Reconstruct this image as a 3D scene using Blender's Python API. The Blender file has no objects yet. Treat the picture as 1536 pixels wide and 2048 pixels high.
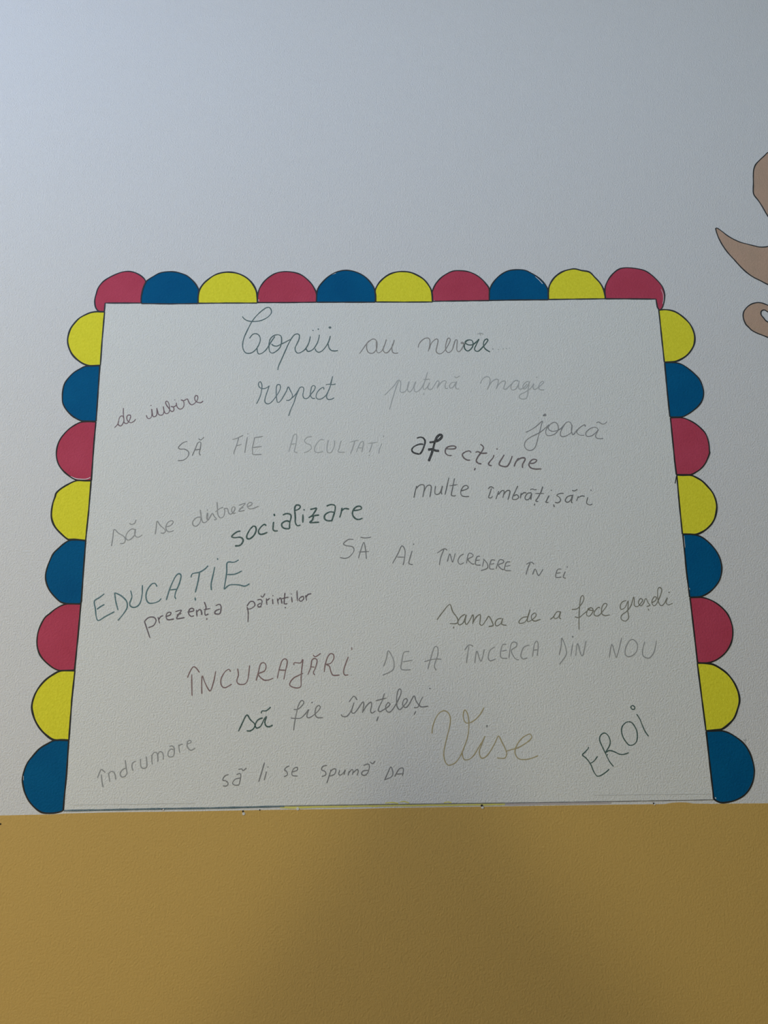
import bpy, bmesh, math, random
from mathutils import Vector, Matrix

# ------------------------------------------------------------------ camera, world, lights, exposure
S = bpy.context.scene
COL = S.collection
W_PX, H_PX, F_PX = 1536.0, 2048.0, 1500.0
DIST, EYE = 1.5, 1.5                                  # camera distance from the wall, eye height (m)

def _cam_axes():
    # the painted frame's uprights and rails meet in these two points of the picture
    up = Vector(((677 - 768) / F_PX, (-5237 - 1024) / F_PX, 1.0)).normalized()
    rt = Vector(((115100 - 768) / F_PX, (-327 - 1024) / F_PX, 1.0)).normalized()
    rt = (rt - up * rt.dot(up)).normalized()
    fw = rt.cross(-up)
    return rt, up, fw
RT, UP, FW = _cam_axes()

cam_d = bpy.data.cameras.new('camera')
cam_d.sensor_fit = 'HORIZONTAL'
cam_d.sensor_width = 36.0
cam_d.lens = 36.0 * F_PX / W_PX
cam_d.clip_start = 0.02
cam = bpy.data.objects.new('camera', cam_d)
COL.objects.link(cam)
R_wc = Matrix((RT, FW, UP))                            # camera frame (x right, y down, z forward) -> world
cx = R_wc @ Vector((1, 0, 0)); cy = R_wc @ Vector((0, -1, 0)); cz = R_wc @ Vector((0, 0, -1))
M = Matrix((cx, cy, cz)).transposed().to_4x4()
M.translation = Vector((0, -DIST, EYE))
cam.matrix_world = M
S.camera = cam

S.view_settings.view_transform = 'Standard'
S.view_settings.look = 'None'
S.view_settings.gamma = 1.0
S.view_settings.use_curve_mapping = False
S.view_settings.exposure = 0.0

world = bpy.data.worlds.new('world'); S.world = world
world.use_nodes = True
bg = world.node_tree.nodes['Background']
bg.inputs[0].default_value = (0.95, 0.98, 1.0, 1)
bg.inputs[1].default_value = 0.0

def area(name, loc, target, sx, sy, power, color):
    d = bpy.data.lights.new(name, 'AREA'); d.shape = 'RECTANGLE'; d.size = sx; d.size_y = sy
    d.energy = power; d.color = color
    o = bpy.data.objects.new(name, d); COL.objects.link(o)
    o.location = loc
    o.rotation_euler = (Vector(target) - Vector(loc)).to_track_quat('-Z', 'Y').to_euler()
    return o
# warm light from a window on the left and from a window far behind the camera, added blue fills from above and a low warm one at left
area('left_window', (-3.2, -1.9, 2.1), (0.2, 0, 1.9), 1.3, 1.6, 37.84, (1.000, 0.946, 0.655))
area('high_fill', (-1.6, -1.2, 3.44), (-0.4, 0, 2.6), 2.4, 0.5, 15.26, (0.174, 0.398, 1.000))  # added blue fill that tints the upper wall, no opening there
area('ceiling_fill', (0, -1.4, 3.44), (0, -0.2, 2.0), 4.0, 1.0, 25.09, (0.410, 0.634, 1.000))  # added fill under the closed ceiling, stands in for its bounce
area('rear_window', (-0.12, -6.0, 2.0), (0, 0, 1.2), 0.35, 0.8, 37.03, (1.000, 0.926, 0.587))
area('low_fill', (-3.2, -2.4, 0.9), (0, 0, 1.2), 1.0, 1.4, 8.98, (1.000, 0.718, 0.973))  # added fill warming the lower wall, not a real window

# ------------------------------------------------------------------ picture point -> point of the wall
def wall_pt(px, py, h=0.0):
    d = Vector(((px - 768) / F_PX, (py - 1024) / F_PX, 1.0))
    k = (DIST - h) / d.dot(FW)
    return Vector((d.dot(RT) * k, -h, EYE + d.dot(UP) * k))

# ------------------------------------------------------------------ materials
def mat(name, rgb, rough=0.6, bump=None, grain=None, mottle=None, spec=0.3):
    """bump=(scale,strength)  grain=(paper colour, amount, scale)  mottle=(second colour, scale, contrast)"""
    m = bpy.data.materials.new(name); m.use_nodes = True
    nt = m.node_tree; N = nt.nodes; L = nt.links
    b = N['Principled BSDF']
    b.inputs['Base Color'].default_value = (*rgb, 1)
    b.inputs['Roughness'].default_value = rough
    b.inputs['Specular IOR Level'].default_value = spec
    tc = N.new('ShaderNodeTexCoord')
    geo = N.new('ShaderNodeNewGeometry')
    if bump:
        nz = N.new('ShaderNodeTexNoise'); nz.inputs['Scale'].default_value = bump[0]
        nz.inputs['Detail'].default_value = 3; nz.inputs['Roughness'].default_value = 0.55
        L.new(geo.outputs['Position'], nz.inputs['Vector'])
        bp = N.new('ShaderNodeBump'); bp.inputs['Strength'].default_value = bump[1]
        bp.inputs['Distance'].default_value = 0.0028
        L.new(nz.outputs['Fac'], bp.inputs['Height']); L.new(bp.outputs['Normal'], b.inputs['Normal'])
    second = None
    if grain: second, sc, lo, hi = grain[0], grain[2], 0.5 - 0.5 * grain[1] , 0.5 + 0.5 * (1 - grain[1]) + 0.15
    if mottle: second, sc, lo, hi = mottle[0], mottle[1], 0.5 - mottle[2], 0.5 + mottle[2]
    if second:
        n2 = N.new('ShaderNodeTexNoise'); n2.inputs['Scale'].default_value = sc
        n2.inputs['Detail'].default_value = 4
        L.new(geo.outputs['Position'], n2.inputs['Vector'])
        rp = N.new('ShaderNodeValToRGB')
        rp.color_ramp.elements[0].position = max(0, lo); rp.color_ramp.elements[1].position = min(1, hi)
        rp.color_ramp.elements[0].color = (*rgb, 1); rp.color_ramp.elements[1].color = (*second, 1)
        L.new(n2.outputs['Fac'], rp.inputs['Fac']); L.new(rp.outputs['Color'], b.inputs['Base Color'])
    return m

def lin(r, g, b):
    f = lambda c: (c / 255 / 12.92) if c <= 10 else ((c / 255 + 0.055) / 1.055) ** 2.4
    return (f(r), f(g), f(b))

WALL_RGB = (0.78, 0.785, 0.775)
BUMP = (310.0, 0.6)
BUMP_PAINT = (250.0, 0.4)
MAT = {
    'wall': mat('white_wall_paint', WALL_RGB, 0.65, BUMP),
    'panel': mat('white_panel_paint', (0.815, 0.83, 0.795), 0.65, BUMP),
    'ochre': mat('ochre_wall_paint', (0.655, 0.43, 0.126), 0.6, BUMP_PAINT, None, None, 0.15),
    'floor': mat('floor_vinyl', (0.45, 0.40, 0.33), 0.5, None, None, ((0.40, 0.35, 0.29), 30, 0.2)),
    'ceiling': mat('ceiling_paint', (0.8, 0.8, 0.78), 0.8),
    'red': mat('raspberry_paint', (0.58, 0.078, 0.135), 0.6, BUMP_PAINT, None, ((0.50, 0.058, 0.102), 12, 0.25), 0.08),
    'blue': mat('blue_paint', (0.001, 0.125, 0.29), 0.6, BUMP_PAINT, None, ((0.0005, 0.10, 0.25), 12, 0.25), 0.06),
    'yellow': mat('yellow_paint', (0.93, 0.87, 0.055), 0.6, BUMP_PAINT, None, ((0.82, 0.76, 0.035), 160, 0.3), 0.08),
    'beige': mat('beige_paint', (0.60, 0.40, 0.285), 0.6, BUMP_PAINT, None, ((0.53, 0.37, 0.26), 25, 0.25)),
    'black': mat('black_marker', (0.022, 0.024, 0.022), 0.45),
    'steel': mat('dark_nail', (0.03, 0.025, 0.02), 0.4),
    'filler': mat('white_plaster_filler', (0.75, 0.74, 0.70), 0.8),
}
def ink(name, rgb, amount=0.35):
    """a pen or pencil line: the ink broken up by the grain of the plaster"""
    w = tuple(0.55 * c + 0.45 * i for c, i in zip(WALL_RGB, rgb))
    MAT[name] = mat(name, rgb, 0.6, None, (w, amount, 900.0))
ink('teal_ink', (0.045, 0.115, 0.115), 0.28); ink('green_ink', (0.018, 0.08, 0.062), 0.2)
ink('slate_ink', (0.085, 0.155, 0.165), 0.3); ink('mauve_ink', (0.15, 0.075, 0.095))
ink('rose_ink', (0.21, 0.11, 0.105), 0.3); ink('brown_ink', (0.105, 0.07, 0.07))
ink('black_ink', (0.02, 0.022, 0.022), 0.15); ink('violet_ink', (0.105, 0.07, 0.085), 0.3)
ink('gold_ink', (0.41, 0.34, 0.15)); ink('olive_ink', (0.16, 0.155, 0.10))
ink('graphite', (0.18, 0.185, 0.18)); ink('soft_graphite', (0.23, 0.235, 0.23)); ink('light_graphite', (0.30, 0.31, 0.30)); ink('pale_graphite', (0.42, 0.44, 0.43))
ink('warm_graphite', (0.25, 0.235, 0.215)); ink('aqua_ink', (0.04, 0.15, 0.165), 0.28); ink('dark_graphite', (0.095, 0.10, 0.095))
ink('bluegrey_ink', (0.06, 0.13, 0.16), 0.3); ink('faint_pencil', (0.52, 0.53, 0.52)); ink('pinkgrey_ink', (0.52, 0.46, 0.46)); ink('paleyellow_ink', (0.76, 0.72, 0.13), 0.25)

# ------------------------------------------------------------------ builders
def tag(o, label=None, cat=None, group=None, kind=None):
    for k, v in (('label', label), ('category', cat), ('group', group), ('kind', kind)):
        if v: o[k] = v
    return o

def empty(name, loc):
    o = bpy.data.objects.new(name, None); COL.objects.link(o)
    o.location = loc; o.empty_display_size = 0.03
    return o

def link_mesh(name, verts, faces, material, parent=None, smooth=False):
    me = bpy.data.meshes.new(name)
    off = parent.location if parent is not None else Vector((0, 0, 0))
    if parent is not None and parent.parent is not None: off = off + parent.parent.location
    me.from_pydata([tuple(Vector(v) - off) for v in verts], [], faces)
    me.materials.append(MAT[material]); me.update()
    if smooth: me.polygons.foreach_set('use_smooth', [True] * len(me.polygons))
    o = bpy.data.objects.new(name, me); COL.objects.link(o)
    if parent is not None: o.parent = parent
    return o

def box(name, lo, hi, material):
    x0, y0, z0 = lo; x1, y1, z1 = hi
    v = [(x0,y0,z0),(x1,y0,z0),(x1,y1,z0),(x0,y1,z0),(x0,y0,z1),(x1,y0,z1),(x1,y1,z1),(x0,y1,z1)]
    f = [(0,3,2,1),(4,5,6,7),(0,1,5,4),(1,2,6,5),(2,3,7,6),(3,0,4,7)]
    return link_mesh(name, v, f, material)

def P(s):
    """'x,y x,y | x,y ...' -> list of strokes"""
    return [[tuple(float(c) for c in p.split(',')) for p in part.split()] for part in s.split('|') if part.strip()]

def spline(pts, n=7, closed=False):
    if len(pts) < 3 and not closed: 
        (a, b), (c, d) = pts[0], pts[-1]
        return [(a + (c - a) * t / 4, b + (d - b) * t / 4) for t in range(5)]
    out = []; k = len(pts)
    g = (lambda i: pts[i % k]) if closed else (lambda i: pts[min(max(i, 0), k - 1)])
    for i in range(k if closed else k - 1):
        p0, p1, p2, p3 = g(i-1), g(i), g(i+1), g(i+2)
        for j in range(n):
            t = j / n
            q = []
            for c in (0, 1):
                m1 = (p2[c] - p0[c]) * 0.5; m2 = (p3[c] - p1[c]) * 0.5
                q.append((2*t**3 - 3*t**2 + 1) * p1[c] + (t**3 - 2*t**2 + t) * m1 + (-2*t**3 + 3*t**2) * p2[c] + (t**3 - t**2) * m2)
            out.append(tuple(q))
    if not closed: out.append(pts[-1])
    return out

PX = DIST / F_PX                                       # about one picture pixel on the wall, in metres
class Beads:
    """low flat-topped beads of ink or paint laid along strokes of the wall"""
    def __init__(s): s.v = []; s.f = []; s.rank = 0
    def stroke(s, wall_pts, width, h=0.0003, base=0.0, closed=False, taper=True, seed=0):
        pts = []
        for p in wall_pts:
            if not pts or (p - pts[-1]).length > 1e-5: pts.append(p)
        if closed and (pts[0] - pts[-1]).length < 1e-5: pts.pop()
        n = len(pts)
        if n < 2: return
        rnd = random.Random(seed * 977 + len(s.v)); ph = rnd.random() * 6
        first = len(s.v); acc = 0
        for i, p in enumerate(pts):
            a = pts[(i - 1) % n] if closed or i > 0 else p
            b = pts[(i + 1) % n] if closed or i < n - 1 else p
            t = (b - a)
            if t.length < 1e-9: t = Vector((1, 0, 0))
            t.normalize(); nrm = Vector((t.z, 0, -t.x))
            acc += (p - pts[i - 1]).length if i else 0
            w = width * (1 + 0.10 * math.sin(acc * 90 + ph) + 0.07 * math.sin(acc * 210 + 2 * ph))
            if taper and not closed and i in (0, n - 1): w *= 0.55
            hh = h + 1e-5 * s.rank + 4e-5 * i / n
            for k, y in ((-0.5, base), (-0.36, base + hh), (0.36, base + hh), (0.5, base)):
                q = p + nrm * (w * k); s.v.append((q.x, -y, q.z))
        m = n if closed else n - 1
        for i in range(m):
            a = first + 4 * i; b = first + 4 * ((i + 1) % n)
            for k in range(3): s.f.append((a + k, a + k + 1, b + k + 1, b + k))
        if not closed:
            e = first + 4 * (n - 1)
            s.f += [(first, first + 3, first + 2, first + 1), (e, e + 1, e + 2, e + 3)]
        s.rank = (s.rank + 1) % 12
    def dot(s, c, r, h=0.0004, base=0.0):
        f = len(s.v); k = 10
        for ring, (rr, y) in enumerate(((1, base), (0.75, base + h))):
            for i in range(k):
                a = 2 * math.pi * i / k
                s.v.append((c.x + r * rr * math.cos(a), -y, c.z + r * rr * math.sin(a)))
        for i in range(k): s.f.append((f + i, f + (i+1) % k, f + k + (i+1) % k, f + k + i))
        s.f.append(tuple(f + k + i for i in range(k)))
    def build(s, name, material, parent=None):
        return link_mesh(name, s.v, s.f, material, parent)

def sheet(name, wall_pts, h, material, parent=None, base=0.0):
    """a painted patch: outline of the wall filled and given its film thickness"""
    bm = bmesh.new()
    off = parent.location if parent is not None else Vector((0, 0, 0))
    vs = [bm.verts.new(Vector((p.x, -base - h, p.z)) - off) for p in wall_pts]
    f = bm.faces.new(vs)
    f.normal_update()
    if f.normal.y > 0: f.normal_flip()
    rim = [bm.verts.new(Vector((p.x, -base, p.z)) - off) for p in wall_pts]
    k = len(vs)
    sgn = 1
    for i in range(k):
        bm.faces.new((vs[i], vs[(i+1) % k], rim[(i+1) % k], rim[i]))
    bmesh.ops.recalc_face_normals(bm, faces=bm.faces[:])
    if f.normal.y > 0: bmesh.ops.reverse_faces(bm, faces=bm.faces[:])
    bmesh.ops.triangulate(bm, faces=[f])
    me = bpy.data.meshes.new(name); bm.to_mesh(me); bm.free()
    me.materials.append(MAT[material])
    o = bpy.data.objects.new(name, me); COL.objects.link(o)
    if parent is not None: o.parent = parent
    return o

def zoomer(region, width):
    x0, y0, x1, y1 = region; k = (x1 - x0) / width
    return lambda p: (x0 + p[0] * k, y0 + p[1] * k)

# ------------------------------------------------------------------ the setting
tag(box('wall_back', (-4, 0, 0), (4, 0.2, 3.5), 'wall'), 'white plastered wall painted with a scalloped frame of handwriting', 'wall', kind='structure')
tag(box('floor', (-4, -7.0, -0.1), (4, 0.2, 0), 'floor'), 'floor at the foot of the painted wall', 'floor', kind='structure')
tag(box('ceiling', (-4, -7.0, 3.5), (4, 0.2, 3.6), 'ceiling'), 'white ceiling above the painted wall', 'ceiling', kind='structure')

edge = [(-900,1646),(-300,1637),(0,1631),(60,1629.6),(104,1629),(128,1627),(182,1625.7),(234,1624.4),(320,1623.4),(400,1622.3),(480,1620.8),(588,1619),(718,1617.5),(780,1615.8),
        (864,1614.4),(1020,1612.5),(1136,1610.6),(1240,1609),(1329,1608.2),(1344,1605.4),(1358,1604.6),(1372,1604.8),(1386,1607),(1422,1607.6),(1536,1606.5),(1900,1602),(2500,1594)]
ew = [wall_pt(*p) for p in edge]
ew = [Vector((-4, 0, ew[0].z))] + ew + [Vector((4, 0, ew[-1].z)), Vector((4, 0, 0.0)), Vector((-4, 0, 0.0))]
tag(sheet('trim_1', ew, 0.0004, 'ochre'), 'ochre painted dado covering the lower wall below the frame', 'dado', kind='structure')

# ------------------------------------------------------------------ the white field of the frame
field = [(211,607),(330,604.5),(520,604),(760,603.5),(1000,601),(1200,598.5),(1312,598.5),(1318,620),(1345,840),(1370,1075),(1400,1330),(1426,1599),
         (1000,1606.5),(569,1612),(129,1621),(137,1480),(148,1340),(161,1208),(172,1082),(182,962),(191.5,845),(200,730),(206,660)]
fp = [wall_pt(*p) for p in field]
tag(sheet('panel', fp, 0.0002, 'panel', base=0.0001), 'white painted panel holding the handwriting, framed by coloured scallops', 'panel')

# ------------------------------------------------------------------ scallops
# (colour, region, zoom width, arc, straight side back to the start, place words)
SC = [
 ('red', (170,520,530,640), 1536, '520,190 505,160 470,130 425,108 380,98 335,100 290,112 240,133 190,160 150,190 115,235 97,285 84,340 86,385 96,415 118,437 162,440', '165,440 173,368 478,368 481,310 495,245', 'top left corner of the frame, spilling round the corner'),
 ('blue', (170,520,530,640), 1536, '481,372 481,310 493,250 518,190 545,165 585,140 630,115 680,103 730,100 780,104 830,118 870,135 915,172 950,215 972,262 965,310 963,372', '963,372 720,375', 'top edge, first blue one from the left'),
 ('yellow', (170,520,530,640), 1536, '965,370 966,320 976,260 1010,205 1060,160 1110,128 1165,110 1225,104 1290,112 1350,135 1400,170 1440,220 1465,280 1471,368', '1471,368 1215,368', 'top edge, first yellow one from the left'),
 ('red', (500,520,880,640), 1536, '62,345 62,290 75,235 110,180 155,138 210,107 270,95 330,97 390,110 440,138 490,185 520,230 537,275 536,342', '536,342 300,345', 'top edge above the word Copiii'),
 ('blue', (500,520,880,640), 1536, '538,342 540,270 555,220 595,170 640,130 700,98 765,84 830,90 890,112 940,145 980,190 1005,235 1013,290 1010,342', '1010,342 770,342', 'middle of the top edge, left of a yellow one'),
 ('yellow', (500,520,880,640), 1536, '1015,340 1016,290 1012,245 1040,190 1080,148 1130,115 1185,98 1240,94 1300,102 1360,128 1410,163 1450,215 1470,265 1475,340', '1475,340 1240,341', 'middle of the top edge, right of a blue one'),
 ('red', (850,520,1100,620), 1536, '92,508 86,440 92,380 125,305 180,235 250,180 340,138 430,132 520,142 610,175 690,230 750,295 785,350 790,430 788,500', '788,500 440,504', 'top edge above the word nevoie'),
 ('blue', (850,520,1100,620), 1536, '790,498 790,400 805,335 850,260 920,190 1010,138 1110,120 1220,125 1300,160 1390,215 1460,280 1505,355 1516,420 1514,490', '1514,490 1150,492', 'top edge, with a white sliver at its upper right rim'),
 ('yellow', (1080,520,1350,640), 1536, '95,450 95,360 110,285 160,205 230,148 300,118 390,102 470,120 560,138 620,195 680,260 720,330 738,400 743,442', '743,442 420,446', 'top edge, next to the right corner'),
 ('red', (1080,520,1350,640), 1536, '745,442 738,350 750,280 800,190 880,115 960,90 1070,95 1180,118 1260,165 1340,240 1390,305 1415,380 1415,440 1402,510 1384,552 1355,574', '1334,535 1318,446 1030,443', 'top right corner of the frame, dripping down the corner'),
 ('yellow', (100,590,240,860), 1062, '822,258 760,255 700,255 620,268 540,300 450,350 380,420 320,500 285,590 268,690 285,790 330,890 400,970 490,1035 580,1068 660,1072 757,1070', '765,1065 790,700 828,260', 'left edge, topmost'),
 ('blue', (100,590,240,860), 1062, '755,1076 660,1078 540,1082 450,1125 360,1180 280,1260 220,1350 195,1450 188,1550 195,1640 240,1730 310,1810 390,1870 480,1910 560,1912 695,1915', '700,1912 735,1400 757,1078', 'left edge beside the words de iubire'),
 ('red', (80,820,220,1100), 1024, '815,178 740,172 660,172 590,182 520,215 430,275 350,355 290,440 255,530 240,630 248,720 280,810 340,890 420,960 500,1010 570,1030 745,1030', '752,1028 790,480 818,180', 'left edge, third down, between blue and yellow'),
 ('yellow', (80,820,220,1100), 1024, '742,1035 660,1035 560,1031 490,1050 400,1095 310,1150 240,1215 222,1270 190,1360 172,1460 168,1560 190,1650 235,1730 310,1810 390,1880 430,1895 520,1895 665,1910', '668,1908 682,1770 712,1480 748,1037', 'left edge beside the words să se distreze'),
 ('blue', (60,1050,200,1350), 956, '758,210 660,204 540,213 470,250 400,310 320,390 270,490 230,600 212,700 225,790 260,880 320,960 390,1030 440,1060 520,1076 690,1076', '693,1074 702,1040 735,560 762,214', 'left edge beside the start of the word EDUCAȚIE'),
 ('red', (60,1050,200,1350), 956, '690,1079 600,1077 520,1077 440,1096 350,1145 270,1210 205,1265 150,1360 112,1460 97,1560 100,1660 130,1760 185,1840 260,1910 340,1965 420,1988 605,1982', '610,1980 655,1530 695,1080', 'left edge, sixth down, level with prezența părinților'),
 ('yellow', (30,1320,190,1660), 964, '715,128 620,128 540,135 460,175 370,240 290,330 235,430 205,540 210,620 240,720 290,810 350,880 430,945 490,965 560,962 645,965', '650,963 685,480 722,130', 'left edge, lowest yellow one'),
 ('blue', (30,1320,190,1660), 964, '645,970 560,967 470,971 390,1010 300,1065 220,1150 150,1240 110,1340 90,1430 98,1510 120,1600 170,1700 240,1780 310,1830 370,1845 460,1845 540,1830 582,1810', '590,1700 620,1400 648,972', 'bottom left corner of the frame, resting on the ochre dado'),
 ('yellow', (1290,590,1430,850), 1103, '215,240 300,232 390,240 480,268 570,325 650,395 710,465 755,550 780,640 782,720 765,800 720,880 660,950 580,1005 490,1045 400,1055 305,1060', '303,1055 265,700 217,245', 'right edge, topmost'),
 ('blue', (1290,590,1430,850), 1103, '305,1066 400,1066 500,1071 590,1100 680,1160 770,1235 850,1320 895,1410 920,1510 918,1600 890,1680 830,1760 760,1820 680,1875 600,1915 520,1925 392,1922', '390,1915 345,1480 308,1070', 'right edge, second down, near the word magie'),
 ('red', (1320,820,1450,1090), 986, '155,120 250,117 350,122 440,155 530,205 610,270 680,345 720,430 742,530 748,620 751,655 720,740 680,820 620,890 550,940 470,980 380,981 250,980', '247,978 222,780 195,500 157,125', 'right edge beside the word joacă'),
 ('yellow', (1320,820,1450,1090), 986, '252,986 350,991 470,993 550,1025 640,1080 720,1160 790,1245 835,1340 858,1440 855,1530 830,1640 780,1730 700,1810 620,1860 540,1888 460,1885 340,1883', '338,1878 290,1400 254,990', 'right edge beside the words multe îmbrățișări'),
 ('blue', (1340,1050,1490,1350), 1024, '172,127 270,130 360,139 440,170 530,240 600,315 650,390 685,470 705,570 700,660 680,740 640,810 580,880 510,935 440,970 380,982 268,985', '267,980 225,650 175,130', 'right edge, fifth down, above the word greșeli'),
 ('red', (1340,1050,1490,1350), 1024, '270,990 350,989 440,990 530,1015 620,1060 710,1130 780,1210 825,1300 852,1400 855,1500 840,1590 800,1680 740,1760 660,1825 580,1865 500,1884 380,1880', '374,1875 320,1400 272,995', 'right edge beside the word NOU'),
 ('yellow', (1370,1310,1536,1640), 1030, '150,100 250,104 340,116 420,155 510,220 580,300 630,385 665,480 675,570 655,660 615,770 555,845 465,915 380,930 260,941', '259,936 200,480 152,105', 'right edge, lowest yellow one'),
 ('blue', (1370,1310,1536,1640), 1030, '260,946 360,942 460,942 550,970 640,1025 720,1090 780,1170 825,1270 855,1390 857,1480 840,1570 800,1660 745,1730 680,1775 600,1810 500,1830 440,1830 390,1810 355,1785', '335,1600 300,1300 262,950', 'bottom right corner of the frame, beside the word EROI'),
]
CN = {'red': 'raspberry red', 'blue': 'deep blue', 'yellow': 'yellow'}
scallop_roots = []
for i, (c, reg, zw, arc, side, where) in enumerate(SC):
    z = zoomer(reg, zw)
    arc_px = spline([z(p) for p in P(arc)[0]], 5)
    side_px = [z(p) for p in P(side)[0]]
    h0 = 0.0004 + 0.00002 * (i % 2)
    ring = [wall_pt(*p) for p in arc_px + side_px]
    mid = sum(ring, Vector()) / len(ring); mid.y = 0
    root = empty('painted_scallop', mid)
    tag(root, f'{CN[c]} scallop on the {where}', 'scallop', 'scallops round the painted frame')
    sheet('fill', ring, h0, c, root)
    b = Beads()
    wd = 3.7 if c == 'yellow' else 2.9
    b.stroke([wall_pt(*p) for p in arc_px], wd * PX, 0.0005, 0.0003, taper=False, seed=i)
    s_full = [arc_px[-1]] + side_px + [arc_px[0]]
    dense = []
    for (a, bb) in zip(s_full[:-1], s_full[1:]):
        k = max(1, int(math.hypot(bb[0]-a[0], bb[1]-a[1]) / 6))
        dense += [(a[0] + (bb[0]-a[0]) * t / k, a[1] + (bb[1]-a[1]) * t / k) for t in range(k)]
    dense.append(s_full[-1])
    if i not in (0, 9): b.stroke([wall_pt(*p) for p in dense], 3.1 * PX, 0.0005, 0.0003, taper=False, seed=i + 50)
    else:
        b.stroke([wall_pt(*p) for p in dense], 3.3 * PX, 0.0005, 0.0003, taper=False, seed=i + 50)
    if i == 21: b.stroke([wall_pt(*z(p)) for p in spline([(247,1005),(238,1060),(228,1115)])], 2.0 * PX, 0.0004, 0.0003)
    b.build('outline', 'black', root)
    scallop_roots.append(root)
# bare slivers the brush missed, each part of its scallop
for i, reg, zw, pts, wd in ((7, (850,520,1100,620), 1536, '1355,205 1400,245 1445,295', 1.3), (4, (500,520,880,640), 1536, '630,138 660,120 695,107', 0.9),
                            (9, (1080,520,1350,640), 1536, '1375,330 1400,390 1404,450 1395,500', 1.0), (12, (80,820,220,1100), 1024, '450,972 530,1005 640,1015 700,1005 738,985', 1.6),
                            (22, (1340,1050,1490,1350), 1024, '190,150 195,220 203,310', 1.3), (25, (1370,1310,1536,1640), 1030, '372,1768 385,1782', 2.2),
                            (17, (30,1320,190,1660), 964, '103,1395 104,1450', 1.0), (3, (500,520,880,640), 1536, '70,318 72,336', 1.6),
                            (6, (850,520,1100,620), 1536, '105,500 120,500', 1.4), (22, (1340,1050,1490,1350), 1024, '264,860 268,882', 1.2)):
    z = zoomer(reg, zw); b = Beads()
    b.stroke([wall_pt(*p) for p in spline([z(p) for p in P(pts)[0]])], wd * PX, 0.0002, 0.00046)
    tag(b.build('bare_sliver', 'wall', scallop_roots[i]), 'bare white sliver the paint missed')

# ------------------------------------------------------------------ beige scrolls running out of the picture on the right
def scroll(outline_px, closed_px, label, seed):
    ring = [wall_pt(*p) for p in closed_px]
    mid = sum(ring, Vector()) / len(ring); mid.y = 0
    root = empty('painted_scroll', mid)
    tag(root, label, 'painted scroll', 'beige scrolls at the right edge')
    sheet('fill', ring, 0.0004, 'beige', root)
    b = Beads()
    for s in outline_px: b.stroke([wall_pt(*p) for p in s], 2.7 * PX, 0.0005, 0.0003, taper=False, seed=seed)
    b.build('outline', 'black', root)
    return root
z = zoomer((1410,290,1536,560), 956)
lobe = spline([z(p) for p in P('1560,420 1470,180 1290,60 1100,50 960,110 900,165 835,225 770,295 740,370 732,460 733,600 731,710 750,770 805,840 870,940 950,1075 1050,1190 1200,1230 1380,1130 1500,900 1570,650 1560,420')[0]])
scroll([lobe], lobe, 'rounded beige scroll lobe with a black outline, highest at the right edge', 1)
cr_up = spline([z(p) for p in P('165,1264 190,1266 260,1315 330,1370 420,1425 530,1475 640,1505 740,1530 820,1548 890,1550 956,1540 1100,1500 1300,1400 1500,1250 1650,1080')[0]])
cr_lo = spline([z(p) for p in P('160,1264 175,1330 210,1420 270,1530 350,1640 450,1750 550,1860 650,1950 740,2010 830,2055 960,2120 1100,2165 1300,2100 1480,1900 1600,1600 1650,1080')[0]])
scroll([cr_up, cr_lo], cr_lo + cr_up[::-1], 'pointed crescent of beige scroll with a black outline', 2)
z = zoomer((1460,590,1536,700), 1415)
ho = spline([z(p) for p in P('2000,760 1900,660 1600,475 1415,390 1300,340 1200,305 1050,285 900,305 780,350 660,430 560,540 505,640 485,760 500,880 545,1010 600,1110 690,1200 790,1300 900,1370 1050,1440 1250,1515 1415,1580 1700,1640 2050,1610 2300,1400')[0]])
hi_ = spline([z(p) for p in P('2000,760 1820,790 1600,740 1415,635 1360,605 1300,565 1240,560 1180,590 1150,640 1150,710 1180,780 1250,860 1320,950 1415,1015 1600,1140 1900,1330 2300,1400')[0]])
scroll([ho, hi_], ho + hi_[::-1], 'beige scroll curling round a white gap, lowest at the right edge', 3)

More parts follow.
